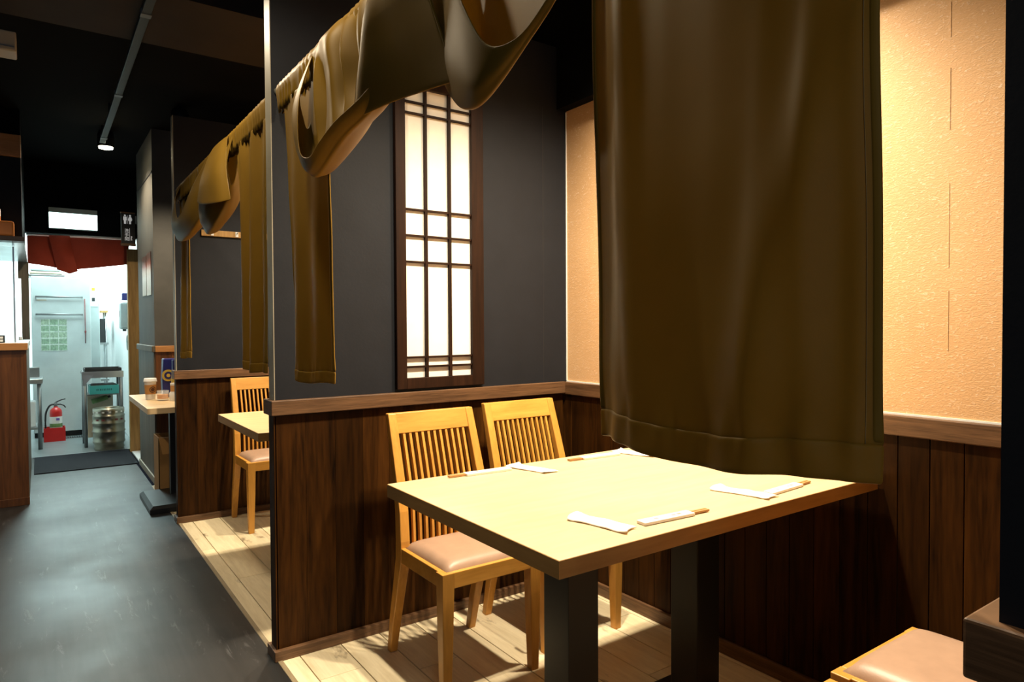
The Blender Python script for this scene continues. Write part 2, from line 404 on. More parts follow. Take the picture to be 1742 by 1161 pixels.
# ------------------------------------------------------------------ partitions
def partition(y, label, end_mat, xr=XW, planks=True):
    t = thing('booth_partition', label, 'partition', (XE, y, 0))
    X1 = XW-XE-.0225
    box('core', M_DARKWALL, t, .006, X1, .010, PT-.010, 0, ZR-.05)
    plank_run(t, 0, X1, .010, .036, ZR-.055, .104, M_DADO, 'x', g=.0004)
    plank_run(t, 0, X1, PT-.010, .036, ZR-.055, .104, M_DADO, 'x', sgn=1, g=.0004)
    box('end_board', M_DADO, t, -.004, .0055, .002, PT-.002, .036, ZR-.055, .001)
    MB().poly([(.002, ZR), (XW-XE-.001, ZR), (XW-XE-.001, 2.114), (XW-XE-.0545, 2.114), (XW-XE-.0545, 2.39), (.002, 2.39)], 'y', 0, PT).build('upper_panel', M_DARKWALL, t)
    box('end_strip', end_mat, t, -.001, .0018, 0, PT, ZR, 2.39)  # pale on the two farther partitions, charcoal on the nearest
    box('panel_seam', M_RUBBER, t, 1.165, 1.1665, -.0006, 0, ZR, 2.115)
    MB().box(-.016, X1, -.018, PT+.022, ZR-.052, ZR).build('cap_rail', M_RAIL, t, .003)
    MB().box(-.014, X1+.002, -.016, PT+.016, 0, .036).build('baseboard', M_RAIL, t, .002)
    return t
part0 = partition(P0, 'dark partition end beside the widest hanging curtain panel', M_DARKWALL)
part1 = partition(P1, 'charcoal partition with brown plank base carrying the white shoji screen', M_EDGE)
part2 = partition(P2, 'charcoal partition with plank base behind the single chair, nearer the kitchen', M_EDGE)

# ------------------------------------------------------------------ shoji screen on the middle partition
sh = thing('shoji_screen', 'tall shoji screen of white paper in dark lattice frame', 'shoji screen', (1.108, P1, .912))
W, Hh = .392, 1.190; fy0, fy1 = -.020, 0
box('frame_stile', M_SHOJI, sh, 0, .042, fy0, fy1, 0, Hh, .002); box('frame_stile', M_SHOJI, sh, W-.056, W, fy0, fy1, 0, Hh, .002)
box('frame_rail', M_SHOJI, sh, .042, W-.056, fy0, fy1, 0, .042, .002); box('frame_rail', M_SHOJI, sh, .042, W-.056, fy0, fy1, Hh-.035, Hh, .002)
zz = [.042, .0835, .1205, .4885, .590, .690, 1.066, 1.096, Hh-.035]
xx = [.042, .131, .237, W-.056]
zz = [.042, .084, .121, .489, .590, .690, 1.058, 1.100, Hh-.035]
for i in range(3):
    for j in range(len(zz)-1):
        box('paper_pane', M_SHOJIPAPER, sh, xx[i], xx[i+1], -.003, -.0005, zz[j], zz[j+1])
for x in xx[1:-1]: box('lattice_bar', M_SHOJI, sh, x-.006, x+.006, -.016, -.003, .042, Hh-.035, .001)
for z in zz[1:-1]: box('lattice_bar', M_SHOJI, sh, .042, W-.056, -.014, -.003, z-.004, z+.004, .001)

# ------------------------------------------------------------------ curtain cloth tools
def catmull(pts, n):
    P = [Vector(p) for p in pts]; out = []; segs = len(P)-1
    for k in range(n):
        t = k/(n-1)*segs; i = min(int(t), segs-1); u = t-i
        p0 = P[i-1] if i > 0 else P[i]*2-P[i+1]; p1 = P[i]; p2 = P[i+1]; p3 = P[i+2] if i+2 <= segs else P[i+1]*2-P[i]
        out.append(.5*((2*p1)+(p2-p0)*u+(2*p0-5*p1+4*p2-p3)*u*u+(3*p1-p0-3*p2+p3)*u**3))
    return out
def grid_mesh(name, G, mat, parent, thick=.0025, sub=1):
    nr, nc = len(G), len(G[0]); me = bpy.data.meshes.new(name)
    me.from_pydata([tuple(p) for r in G for p in r], [], [(i*nc+j, i*nc+j+1, (i+1)*nc+j+1, (i+1)*nc+j) for i in range(nr-1) for j in range(nc-1)])
    me.polygons.foreach_set('use_smooth', [True]*len(me.polygons)); me.update()
    o = link(name, me, mat, parent)
    s = o.modifiers.new('thickness', 'SOLIDIFY'); s.thickness = thick; s.offset = 0
    if sub:
        q = o.modifiers.new('smooth', 'SUBSURF'); q.levels = sub; q.render_levels = sub
    return o
def loft(rows_, m_, n_):
    R_ = [catmull(r, m_) for r in rows_]
    Cc = [catmull([R_[k][j] for k in range(len(R_))], n_) for j in range(m_)]
    return [[Cc[j][i] for j in range(m_)] for i in range(n_)]
XR, ZROD = .68, 1.955
def hanging_panel(parent, ytop, ybot, xfun, ztop=1.895, zbot=.985, nu=40, nv=60, hem=.04, side_hem=True, nz=1.0):
    """flat noren panel: ytop/ybot = (far, near) edges along the rod, xfun(s, t) = offset from the rod plane, s 0 far..1 near, t 0 top..1 bottom"""
    zh = zbot+hem
    def P(s, t, off=0):
        z = ztop+(zbot-ztop)*t
        a = ytop[0]+(ybot[0]-ytop[0])*t; b = ytop[1]+(ybot[1]-ytop[1])*t
        y = a+(b-a)*s
        x = XR+xfun(s, t)+off+nz*.0035*noise.noise(Vector((y*9, z*5, 3.1)))
        # puckers where the hem is stitched
        pk = math.exp(-((z-zh)/.022)**2)*.0022*math.sin(s*58+3*noise.noise(Vector((s*7, 0, 0))))
        return Vector((x+pk, y, z+.004*math.sin(s*9)*t))
    th = (ztop-zh)/(ztop-zbot)
    G = [[P(i/nu, j/nv*(th+.004)) for j in range(nv+1)] for i in range(nu+1)]
    p = grid_mesh('cloth_panel', G, M_CLOTH, parent)
    G2 = [[P(i/nu, th+(1-th)*j/6) for j in range(7)] for i in range(nu+1)]
    grid_mesh('bottom_hem', G2, M_HEM, p, .0055)
    if side_hem:
        for s0, s1 in ((0, .022), (.978, 1)):
            G3 = [[P(s0+(s1-s0)*i/2, j/nv*th) for j in range(nv+1)] for i in range(3)]
            grid_mesh('side_hem', G3, M_HEM, p, .0048)
        G4 = [[P(s0_, j/nv*th, -.0028)+Vector((0, .0006*q, 0)) for j in range(nv+1)] for q, s0_ in ((0, .972), (1, .972))]
        grid_mesh('stitch_line', G4, M_STITCH, p, .0008, 0)
    return p
M_STITCH = plain('stitch_thread', (.30, .20, .07), .7)
def sleeve_rows(y0, y1, seed):
    n = int((y0-y1)/.005); G = []
    for i in range(n+1):
        y = y0+(y1-y0)*i/n
        w = math.sin(y*150+2.2*math.sin(y*31+seed)+1.3*math.sin(y*11))
        w2 = math.sin(y*83+seed*2+1.7*math.sin(y*19))
        pr = [(.004, -.078), (.009, -.055), (.012, -.030), (.0145, -.008), (.0105, .010), (0, .0155), (-.0105, .010), (-.0145, -.008), (-.012, -.030), (-.010, -.055), (-.007, -.078)]
        row = []
        for x, dz in pr:
            k = .0010+.0042*smoothstep(.012, -.07, dz) if False else .0010+.0044*max(0, min(1, (.012-dz)/.085))
            row.append(Vector((XR+x+k*w, y, ZROD+dz+(.003*w2 if dz < -.07 else 0))))
        G.append(row)
    return G
def rod(name_label, y0, y1):
    t = thing('curtain_rod', name_label, 'curtain rod', (XR, (y0+y1)/2, ZROD))
    h = (y0-y1)/2
    MB().tube([(0, -h+.012, 0), (0, h-.012, 0)], .008).build('rod', M_BRASS, t)
    for s in (-1, 1): MB().tube([(0, s*h, 0), (0, s*(h-.012), 0)], .013, 12).build('end_cap', M_BRASS, t)
def noren_sleeve(parent, y0, y1, seed):
    grid_mesh('rod_sleeve', sleeve_rows(y0, y1, seed), M_CLOTH, parent, .002, 0)

rod('thin rod carrying the curtain in front of the set table', P1, P0+PT)
rod('thin rod carrying the curtain between the two farther partitions', P2, P1+PT)

# ---- curtain of the near booth
n1 = thing('noren_curtain', 'olive gold satin curtain with two panels tossed up, before the set table', 'curtain', (0, 0, 0))
noren_sleeve(n1, 2.318, .26, .3)
# far narrow panel next to the partition
fold1 = lambda s, t: .010*math.sin(s*13+.6)*(.35+.65*t)-.030*math.sin(min(1, s*1.15)*math.pi)*t+.012*t-.006
hanging_panel(n1, (2.262, 1.86), (2.185, 1.868), fold1, hem=.036)
# wide panel close to the camera
plan = [(0, .013), (.21, -.023), (.40, -.041), (.55, -.042), (.70, -.035), (.83, -.017), (.94, .006), (1, .022)]
def fold4(s, t):
    base = interp(plan, s)*(.25+.75*smoothstep(.1, 1, t))
    c1 = .13+.17*t; c2 = .93-.22*smoothstep(.35, 1, t)
    r = -.017*math.exp(-((s-c1)/.075)**2)*(.5+.5*smoothstep(0, .5, t))
    r += -.019*math.exp(-((s-c2)/.10)**2)*smoothstep(.30, .7, t)*(1-.55*smoothstep(.85, 1, t))
    r += .010*math.exp(-((s-.50)/.16)**2)*smoothstep(.2, .8, t)
    r += .004*math.sin(s*26)*smoothstep(.85, 1, t)
    return base+r
hanging_panel(n1, (.764, .338), (.752, .342), fold4, nu=70, nv=90, hem=.042)

# tossed-up panels: rows run from the inner side of the rod, under, and up the aisle side
def drape(parent, rows_, m_=36, n_=40, name='tossed_panel', mat=None):
    return grid_mesh(name, loft(rows_, m_, n_), mat or M_CLOTH, parent, .003, 1)
def sling(parent, stations, name='tossed_panel'):
    """stations: (y, zb bottom, xi inner, xb bottom, xo outer bulge, zo bulge height, xr rim, zr rim height)"""
    rws = []
    for (y, zb, xi, xb, xo, zo, xr_, zr_) in stations:
        rws.append([(XR+.004, y, ZROD-.010), (XR+xi*.6, y, ZROD-.10), (XR+xi, y, zb+.13), (XR+(xi+xb)/2, y, zb+.030), (XR+xb, y, zb),
                    (XR+(xb+xo)/2, y, zb+(zo-zb)*.25), (XR+xo, y, zo), (XR+xr_, y, zr_)])
    return drape(parent, rws, 44, 44, name)
T = 1.962
sling(n1, [
    (1.985, 1.74, .005, -.020, -.040, 1.84, -.004, T),
    (1.955, 1.66, .020, -.030, -.072, 1.78, -.010, T-.01),
    (1.90, 1.60, .045, -.035, -.085, 1.68, -.070, 1.80),
    (1.84, 1.568, .055, -.042, -.080, 1.590, -.092, 1.640),
    (1.76, 1.572, .050, -.048, -.080, 1.582, -.092, 1.598),
    (1.68, 1.598, .060, -.048, -.080, 1.608, -.092, 1.620),
    (1.58, 1.625, .050, -.048, -.078, 1.636, -.088, 1.648),
    (1.46, 1.65, .045, -.040, -.065, 1.662, -.072, 1.675),
    (1.36, 1.70, .020, -.030, -.040, 1.715, -.045, 1.73)])
# upright fold of the same panel standing in the sling
drape(n1, [
    [(XR-.012, 1.905, T), (XR-.030, 1.895, 1.88), (XR-.034, 1.885, 1.78), (XR-.030, 1.87, 1.68), (XR-.036, 1.84, 1.61)],
    [(XR-.020, 1.86, T), (XR-.012, 1.86, 1.88), (XR+.012, 1.84, 1.78), (XR+.010, 1.83, 1.69), (XR-.040, 1.80, 1.60)],
    [(XR-.020, 1.80, T), (XR-.040, 1.785, 1.88), (XR-.036, 1.77, 1.79), (XR-.040, 1.76, 1.70), (XR-.060, 1.74, 1.615)],
    [(XR-.018, 1.73, T), (XR-.055, 1.72, 1.90), (XR-.058, 1.69, 1.81), (XR-.062, 1.67, 1.72), (XR-.075, 1.65, 1.63)],
    [(XR-.010, 1.68, T), (XR-.020, 1.68, 1.90), (XR-.012, 1.66, 1.82), (XR-.020, 1.64, 1.74), (XR-.060, 1.61, 1.65)]], 30, 34)
# free end flap hanging over the rod on the aisle side
def flap_row(yt, y1, y2, y3, x1, x2, x3, zb):
    return [(XR+.004, yt, T+.009), (XR-.036, yt+(y1-yt)*.3, T-.03), (XR+x1, y1, 1.86), (XR+x2, y2, 1.75), (XR+x3, y3, zb)]
FR = [flap_row(1.325, 1.388, 1.465, 1.545, -.080, -.072, -.052, 1.664),
      flap_row(1.305, 1.362, 1.428, 1.500, -.090, -.080, -.054, 1.645),
      flap_row(1.270, 1.305, 1.330, 1.350, -.088, -.074, -.044, 1.638),
      flap_row(1.235, 1.238, 1.228, 1.210, -.082, -.070, -.040, 1.622),
      flap_row(1.200, 1.172, 1.130, 1.085, -.070, -.062, -.038, 1.606)]
flap = drape(n1, FR, 30, 34, mat=M_CLOTH2)
def edge_cord(parent, pts): MB().tube(catmull(pts, 30), .0022, 6).build('edge_hem', M_HEM, parent)
edge_cord(flap, FR[0][1:]); edge_cord(flap, FR[-1][1:])
# short pleats of the same panel gathered over the rod behind the flap
drape(n1, [
    [(XR+.002, 1.66, T+.006), (XR-.034, 1.655, 1.92), (XR-.050, 1.640, 1.84), (XR-.046, 1.625, 1.75), (XR-.060, 1.60, 1.655)],
    [(XR+.002, 1.60, T+.006), (XR-.014, 1.600, 1.92), (XR-.004, 1.580, 1.84), (XR-.004, 1.565, 1.75), (XR-.050, 1.55, 1.660)],
    [(XR+.002, 1.53, T+.006), (XR-.040, 1.525, 1.92), (XR-.056, 1.510, 1.84), (XR-.050, 1.500, 1.75), (XR-.056, 1.49, 1.670)],
    [(XR+.002, 1.46, T+.006), (XR-.018, 1.455, 1.92), (XR-.012, 1.440, 1.84), (XR-.010, 1.430, 1.76), (XR-.040, 1.42, 1.690)]], 26, 28)
# second tossed panel: a deep pouch
sling(n1, [
    (1.225, 1.80, .01, -.01, -.03, 1.88, -.006, T),
    (1.18, 1.66, .030, -.015, -.045, 1.76, -.030, T-.01),
    (1.12, 1.580, .035, -.018, -.050, 1.70, -.048, 1.90),
    (1.06, 1.550, .010, -.026, -.054, 1.63, -.062, 1.79),
    (1.00, 1.545, -.010, -.034, -.058, 1.585, -.066, 1.69),
    (.945, 1.565, -.016, -.034, -.054, 1.580, -.060, 1.62),
    (.88, 1.605, -.016, -.030, -.042, 1.609, -.045, 1.615),
    (.82, 1.650, -.012, -.022, -.030, 1.654, -.032, 1.658),
    (.785, 1.70, -.006, -.012, -.018, 1.704, -.020, 1.707)])

# ---- curtain of the second booth
n2 = thing('noren_curtain', 'olive gold curtain in the farther booth, near the single chair', 'curtain', (0, 0, 0))
noren_sleeve(n2, 4.318, P1+PT+.035, 1.7)
foldb = lambda s, t: .016*math.sin(s*17+1.0)*(.45+.55*t)-.020*math.sin(s*math.pi)*t-.004
hanging_panel(n2, (2.93, 2.46), (2.82, 2.455), foldb, hem=.036)
foldc = lambda s, t: .010*math.sin(s*12)*(.4+.6*t)-.03*t*math.sin(s*math.pi)
hanging_panel(n2, (4.30, 4.00), (4.20, 3.975), foldc, hem=.036)
sling(n2, [
    (4.26, 1.78, .01, -.02, -.035, 1.86, -.006, T),
    (4.18, 1.68, .03, -.035, -.060, 1.78, -.014, T-.01),
    (4.05, 1.63, .045, -.045, -.080, 1.72, -.060, 1.86),
    (3.90, 1.61, .05, -.050, -.085, 1.69, -.080, 1.74),
    (3.75, 1.615, .035, -.050, -.085, 1.68, -.085, 1.72),
    (3.60, 1.64, .05, -.045, -.075, 1.72, -.055, 1.84),
    (3.46, 1.70, .02, -.03, -.045, 1.80, -.010, T)])
sling(n2, [
    (3.46, 1.74, .01, -.02, -.045, 1.84, -.006, T),
    (3.38, 1.62, .03, -.035, -.065, 1.74, -.020, T-.01),
    (3.28, 1.575, .05, -.045, -.080, 1.66, -.055, 1.88),
    (3.18, 1.575, .04, -.050, -.085, 1.64, -.085, 1.76),
    (3.08, 1.60, .05, -.050, -.080, 1.66, -.080, 1.74),
    (2.99, 1.66, .03, -.035, -.055, 1.74, -.035, 1.88),
    (2.94, 1.74, .01, -.02, -.035, 1.84, -.006, T)])
drape(n2, [
    [(XR+.004, 3.30, T+.006), (XR-.030, 3.30, T-.02), (XR-.070, 3.30, 1.82), (XR-.085, 3.31, 1.72)],
    [(XR+.004, 3.20, T+.008), (XR-.036, 3.19, T-.02), (XR-.085, 3.16, 1.80), (XR-.100, 3.13, 1.68)],
    [(XR+.004, 3.08, T+.008), (XR-.030, 3.06, T-.02), (XR-.075, 2.99, 1.80), (XR-.085, 2.92, 1.655)],
    [(XR+.004, 3.02, T+.006), (XR-.020, 3.00, T-.02), (XR-.040, 2.93, 1.80), (XR-.045, 2.84, 1.66)]], 24, 26)

# ------------------------------------------------------------------ hook board on the farther partition
hb = thing('hook_board', 'wooden coat hook board on the farther partition', 'hook board', (.80, P2, 1.70))
box('board', M_POST, hb, 0, .42, -.014, 0, 0, .036, .002)
for x in (.06, .20, .34):
    h = box('hook', M_WHITEP, hb, x-.008, x+.008, -.018, -.014, .004, .034)
    MB().tube([(x, -.018, .026), (x, -.032, .022), (x, -.036, .030)], .003).build('hook_pin', M_STEEL, h)

# ------------------------------------------------------------------ tables
def make_table(name, label, x0, x1, y0, y1, zt, cols, base=.15):
    t = thing(name, label, 'table', (x0, (y0+y1)/2, 0)); h = (y1-y0)/2; L_ = x1-x0
    tp = box('table_top', M_TABLE, t, 0, L_, -h, h, zt-.036, zt, .0012)
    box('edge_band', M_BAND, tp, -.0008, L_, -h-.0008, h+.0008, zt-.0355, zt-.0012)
    for cx in cols:
        box('column', M_BLACK, t, cx-.05, cx+.05, -.05, .05, .016, zt-.046, .002)
        box('base_plate', M_BLACK, t, cx-base, cx+base, -base, base, 0, .016, .004)
        box('top_plate', M_BLACK, t, cx-.12, cx+.12, -.12, .12, zt-.046, zt-.036)
    return t
make_table('dining_table', 'pale wooden table set with napkins and chopsticks', .775, XW-.023, .955, 1.699, .72, (.341, .827))
make_table('dining_table', 'bare pale wooden table before the single chair', .725, XW-.023, 2.83, 3.58, .72, (.341, .827))
t3 = thing('cafe_table', 'small pale table with paper cup on black pedestal', 'table', (.515, 4.97, 0))
box('table_top', M_TABLE, t3, 0, .62, -.50, .50, .640, .675, .0015)
box('column', M_BLACK, t3, .185, .235, -.03, .03, .04, .64, .003)
MB().sweep([(.21, -.07, 0, .185, .26), (.21, -.07, .03, .185, .26), (.21, -.07, .048, .165, .24)]).build('pedestal_base', M_BLACK, t3, .002)

# ------------------------------------------------------------------ chairs (local: front at -y, back at +y)
def post_secs(sx):
    return [(sx*.163, .200, 0, .0135, .014), (sx*.164, .168, .13, .016, .017), (sx*.165, .130, .26, .017, .019), (sx*.165, .106, .355, .0175, .021),
            (sx*.165, .104, .42, .0175, .021), (sx*.164, .112, .52, .017, .019), (sx*.162, .136, .62, .0165, .017), (sx*.160, .170, .73, .016, .015), (sx*.158, .206, .845, .0155, .012)]
def back_y(z):
    tab = [(.42, .104), (.52, .112), (.62, .136), (.73, .170), (.845, .206)]
    for (a, va), (b, vb) in zip(tab, tab[1:]):
        if z <= b: return va+(vb-va)*(z-a)/(b-a)
    return .206
def make_chair(label, loc, rz, group=None):
    t = thing('dining_chair', label, 'chair', loc, rz, group)
    for s in (-1, 1):
        MB().sweep(post_secs(s)).build('back_post', M_OAK, t, .003)
        MB().sweep([(s*.168, -.192, 0, .014, .014), (s*.167, -.192, .20, .0185, .0185), (s*.166, -.192, .398, .0215, .0215)]).build('front_leg', M_OAK, t, .002)
        MB().box(min(s*.146, s*.180), max(s*.146, s*.180), -.172, .088, .348, .398).build('side_apron', M_OAKX, t, .002)
    box('front_apron', M_OAKX, t, -.146, .146, -.212, -.180, .348, .398, .002)
    box('back_apron', M_OAKX, t, -.1475, .1475, .090, .118, .348, .398, .002)
    # top rail follows the lean of the posts
    MB().sweep([(0, back_y(.775), .775, .1455, .010), (0, back_y(.81), .81, .1445, .010), (0, back_y(.845), .845, .1435, .010)]).build('top_rail', M_OAKX, t, .002)
    for i in range(11):
        x = -.122+.0244*i; secs = []
        for z in (.398, .45, .52, .60, .69, .776):
            secs.append((x*(1-.02*(z-.4)), back_y(max(z, .42)), z, .0046, .0075))
        MB().sweep(secs).build('slat', M_OAK, t)
    # cushion: rounded pad
    G = []; n = 18
    for i in range(n+1):
        r = []
        for j in range(n+1):
            u, v = -1+2*i/n, -1+2*j/n
            e = (1-abs(u)**7)*(1-abs(v)**7); z = .399+.026*(max(0, e)**.45)+.003*(1-u*u)*(1-v*v)
            r.append((u*.165, -.054+v*.144, z))
        G.append(r)
    me = bpy.data.meshes.new('cushion'); nn = n+1
    vs_ = [p for r in G for p in r]; fs = [(i*nn+j, (i+1)*nn+j, (i+1)*nn+j+1, i*nn+j+1) for i in range(n) for j in range(n)]
    o0 = len(vs_); ring = [(i, 0) for i in range(n)]+[(n, j) for j in range(n)]+[(n-i, n) for i in range(n)]+[(0, n-j) for j in range(n)]
    vs_ += [(G[i][j][0], G[i][j][1], .385) for i, j in ring]
    for k, (i, j) in enumerate(ring):
        i2, j2 = ring[(k+1) % len(ring)]; fs.append((i*nn+j, o0+k, o0+(k+1) % len(ring), i2*nn+j2))
    fs.append(tuple(o0+k for k in range(len(ring))))
    me.from_pydata(vs_, [], fs); me.polygons.foreach_set('use_smooth', [True]*len(fs)); me.update()
    link('cushion', me, M_LEATHER, t)
    return t
ch = make_chair('slat-back oak chair by the set table, beside the partition end', (1.1725, 1.985, 0), 0)
def chair_copy(label, loc, rz):
    c = copy_tree(ch); c.location = loc; c.rotation_euler = (0, 0, rz); c['label'] = label; return c
chair_copy('slat-back oak chair by the set table, under the shoji screen beside the wallpapered wall', (1.612, 2.045, 0), 0)
chair_copy('slat-back oak chair at the bare table, against the farther partition', (1.118, 4.095, 0), math.radians(1))
chair_copy('oak chair with beige seat across from the shoji screen, beside the wallpapered wall', (1.580, .572, 0), math.radians(180))
stl = thing('wooden_stool', 'oak stool corner beside the beige-seated chair', 'stool', (1.185, .60, 0))
for sx in (-1, 1):
    for sy in (-1, 1): MB().sweep([(sx*.160, sy*.150, 0, .014, .014), (sx*.160, sy*.150, .398, .0215, .0215)]).build('leg', M_OAK, stl, .002)
    box('side_apron', M_OAKX, stl, min(sx*.146, sx*.180), max(sx*.146, sx*.180), -.128, .128, .348, .398, .002)
    box('cross_apron', M_OAKX, stl, -.138, .138, min(sx*.140, sx*.170), max(sx*.140, sx*.170), .348, .398, .002)
cs = [c for c in ch.children if c.name.startswith('cushion')][0].copy(); COL.objects.link(cs); cs.parent = stl; cs.location = (0, .052, 0)

# ------------------------------------------------------------------ place settings
def napkin(label, cx, cy, rz, seed, L_=.155, w=.050):
    G = []
    for i in range(17):
        r = []
        for j in range(9):
            u, v = i/16-.5, j/8-.5
            z = .0022+.0035*abs(noise.noise(Vector((u*4+seed*3.3, v*3, seed))))
            z += .007*max(0, (u-.36)/.14)*max(0, .5+v)+.004*max(0, (-u-.38)/.12)*max(0, .5-v)
            r.append(Vector((v*w+.004*math.sin(u*5+seed)+.004*math.sin(v*7)*(abs(u) > .45), u*L_+.006*math.sin(v*4+seed)*(1 if abs(u) > .4 else 0), z)))
        G.append(r)
    o = grid_mesh('paper_napkin', G, M_PAPER, None, .0022, 0)
    o.location = (cx, cy, .7200); o.rotation_euler = (0, 0, rz); tag(o, label, 'napkin'); return o
def chopsticks(label, cx, cy, rz):
    t = thing('chopstick_sleeve', label, 'chopsticks', (cx, cy, .72), rz)
    MB().box(-.075, .075, -.014, .014, .0004, .0075).build('paper_sleeve', M_SLEEVE, t, .0012)
    for s in (-1, 1): MB().box(-.06, .128, s*.0042-.003, s*.0042+.003, .0018, .0064).build('chopstick', M_CHOP, t)
    for x, mt_ in ((-.030, M_INK), (.022, M_INK), (.038, M_INKR)):
        MB().box(x-.006, x+.006, -.004, .004, .0075, .0078).build('printed_mark', mt_, t)
    return t
napkin('white paper napkin on the aisle end of the table, across from the slat-back chairs', .992, 1.077, math.radians(14), 1)
napkin('white paper napkin touching a chopstick sleeve, across from the chair under the shoji screen', 1.468, 1.060, math.radians(12), 2)
napkin('white paper napkin before the chair beside the partition end', 1.205, 1.615, math.radians(12), 3)
napkin('white paper napkin before the chair under the shoji screen', 1.632, 1.600, math.radians(14), 4)
chopsticks('white chopstick sleeve lying clear of its napkin, across from the slat-back chairs', 1.133, 1.018, math.radians(-4))
chopsticks('white chopstick sleeve touching a napkin beside the widest curtain panel', 1.582, 1.020, math.radians(4))
chopsticks('white chopstick sleeve before the chair beside the partition end', 1.075, 1.655, math.radians(176))
chopsticks('white chopstick sleeve before the chair under the shoji screen', 1.500, 1.632, math.radians(176))

# ------------------------------------------------------------------ things on the small table
Z3 = .675
cu = thing('paper_cup', 'white lidded paper coffee cup with brown sleeve on the small table', 'cup', (.602, 5.05, Z3))
MB().lathe(0, 0, [(.0285, 0), (.031, .05), (.036, .118), (.036, .12)], 28).build('cup_body', M_LID, cu)
MB().lathe(0, 0, [(.0315, .036), (.0362, .098), (.0362, .099)], 28).build('cardboard_sleeve', M_KRAFT, cu)
MB().lathe(0, 0, [(.0385, .116), (.041, .118), (.041, .126), (.0385, .128), (.0375, .140), (.035, .142), (.034, .139)], 28).build('lid', M_LID, cu)
pts = [(.021*math.cos(2*math.pi*i/20), .067+.021*math.sin(2*math.pi*i/20)) for i in range(20)]
emb = MB()
for i in range(20):     # round brown emblem, bent onto the sleeve
    pass
for r0, r1, nn_ in ((0, .012, 20), (.016, .021, 24)):
    vs_ = []; fs = []
    for i in range(nn_):
        a = 2*math.pi*i/nn_
        for r in (r0, r1):
            u, z = r*math.cos(a), .067+r*math.sin(a); R_ = .0335+(z-.05)*.078+.0012; th = -math.pi/2+.30+u/R_
            vs_.append((R_*math.cos(th), R_*math.sin(th), z))
    for i in range(nn_): fs.append((2*i, 2*i+1, (2*i+3) % (2*nn_), (2*i+2) % (2*nn_)))
    emb.add(vs_, fs)
emb.build('round_emblem', M_BROWN, cu)
gl = thing('whisky_glass', 'short glass of amber drink on the small table', 'glass', (.660, 4.93, Z3))
MB().lathe(0, 0, [(.033, 0), (.035, .010), (.036, .066), (.0340, .066), (.0332, .012), (.001, .010)], 28).build('glass_wall', M_THIN, gl)
MB().lathe(0, 0, [(.0326, .0125), (.0333, .040)], 28).build('drink', M_LIQ, gl)
bg = thing('snack_bag', 'blue bag with round yellow emblem on the small table', 'bag', (.735, 5.18, Z3))
MB().poly([(-.045, 0), (.045, 0), (.048, .12), (.040, .265), (-.040, .265), (-.048, .12)], 'y', -.045, .045).build('bag_body', M_BLUE, bg, .008)
MB().lathe(0, 0, [(.040, 0), (.040, .002)], 28).build('yellow_emblem', M_GOLD, bg)
em = [c for c in bg.children if c.name.startswith('yellow')][0]; em.rotation_euler = (math.pi/2, 0, 0); em.location = (-.012, -.0455, .15)
q = MB().lathe(0, 0, [(.026, 0), (.026, .003)], 28).build('emblem_centre', M_BLUE, em); q.location = (0, 0, .0005)
q = MB().lathe(0, 0, [(.012, 0), (.012, .003)], 20).build('emblem_dot', M_GOLD, em); q.location = (0, 0, .0022)
bg2 = thing('snack_pouch', 'yellow and blue pouch with orange cap behind the glass', 'bag', (.765, 5.00, Z3))
MB().poly([(-.04, 0), (.06, 0), (.062, .12), (.055, .225), (-.035, .225), (-.042, .12)], 'y', -.03, .03).build('pouch_body', M_GOLD, bg2, .008)
box('blue_band', M_BLUE, bg2, -.037, .058, -.0315, .0315, .175, .262, .004)
MB().lathe(.035, 0, [(.016, .262), (.018, .268), (.018, .282), (.014, .286)], 20).build('cap', M_ORANGE, bg2)
jr = thing('condiment_jar', 'small white and amber jar beside the glass', 'jar', (.718, 4.86, Z3))
MB().lathe(0, 0, [(.028, 0), (.030, .004), (.030, .05), (.022, .062)], 24).build('jar_body', M_LID, jr)
MB().lathe(0, 0, [(.023, .062), (.023, .10), (.020, .102)], 24).build('amber_neck', M_KRAFT, jr)
MB().lathe(0, 0, [(.024, .102), (.024, .116)], 24).build('lid', M_LID, jr)

# ------------------------------------------------------------------ cardboard box beside the pedestal
cb = thing('cardboard_box', 'open brown cardboard box standing behind the pedestal table', 'box', (.785, 5.25, 0))
def panel(mb, x0, x1, y0, y1, z0, z1): return mb.box(x0, x1, y0, y1, z0, z1)
bxm = MB(); w2, d2, h2 = .13, .115, .40
bxm.box(-w2, w2, -d2, -d2+.005, 0, h2); bxm.box(-w2, w2, d2-.005, d2, 0, h2); bxm.box(-w2, -w2+.005, -d2, d2, 0, h2); bxm.box(w2-.005, w2, -d2, d2, 0, h2); bxm.box(-w2, w2, -d2, d2, 0, .005)
bxm.build('box_walls', M_CARD, cb)
MB().add([(-w2, -d2, h2), (w2, -d2, h2), (w2, -d2-.035, h2-.11), (-w2+.02, -d2-.035, h2-.11), (-w2, -d2-.003, h2), (w2, -d2-.003, h2), (w2, -d2-.039, h2-.11), (-w2+.02, -d2-.039, h2-.11)],
         [(0, 1, 2, 3), (7, 6, 5, 4), (0, 4, 5, 1), (3, 2, 6, 7), (0, 3, 7, 4), (1, 5, 6, 2)]).build('front_flap', M_CARD, cb)
box('tape_strip', M_TAPE, cb, -.03, .10, -d2-.002, -d2+.06, h2-.03, h2+.012)
box('printed_panel', M_CARDD, cb, -.03, .10, -d2-.001, -d2, .06, .20)

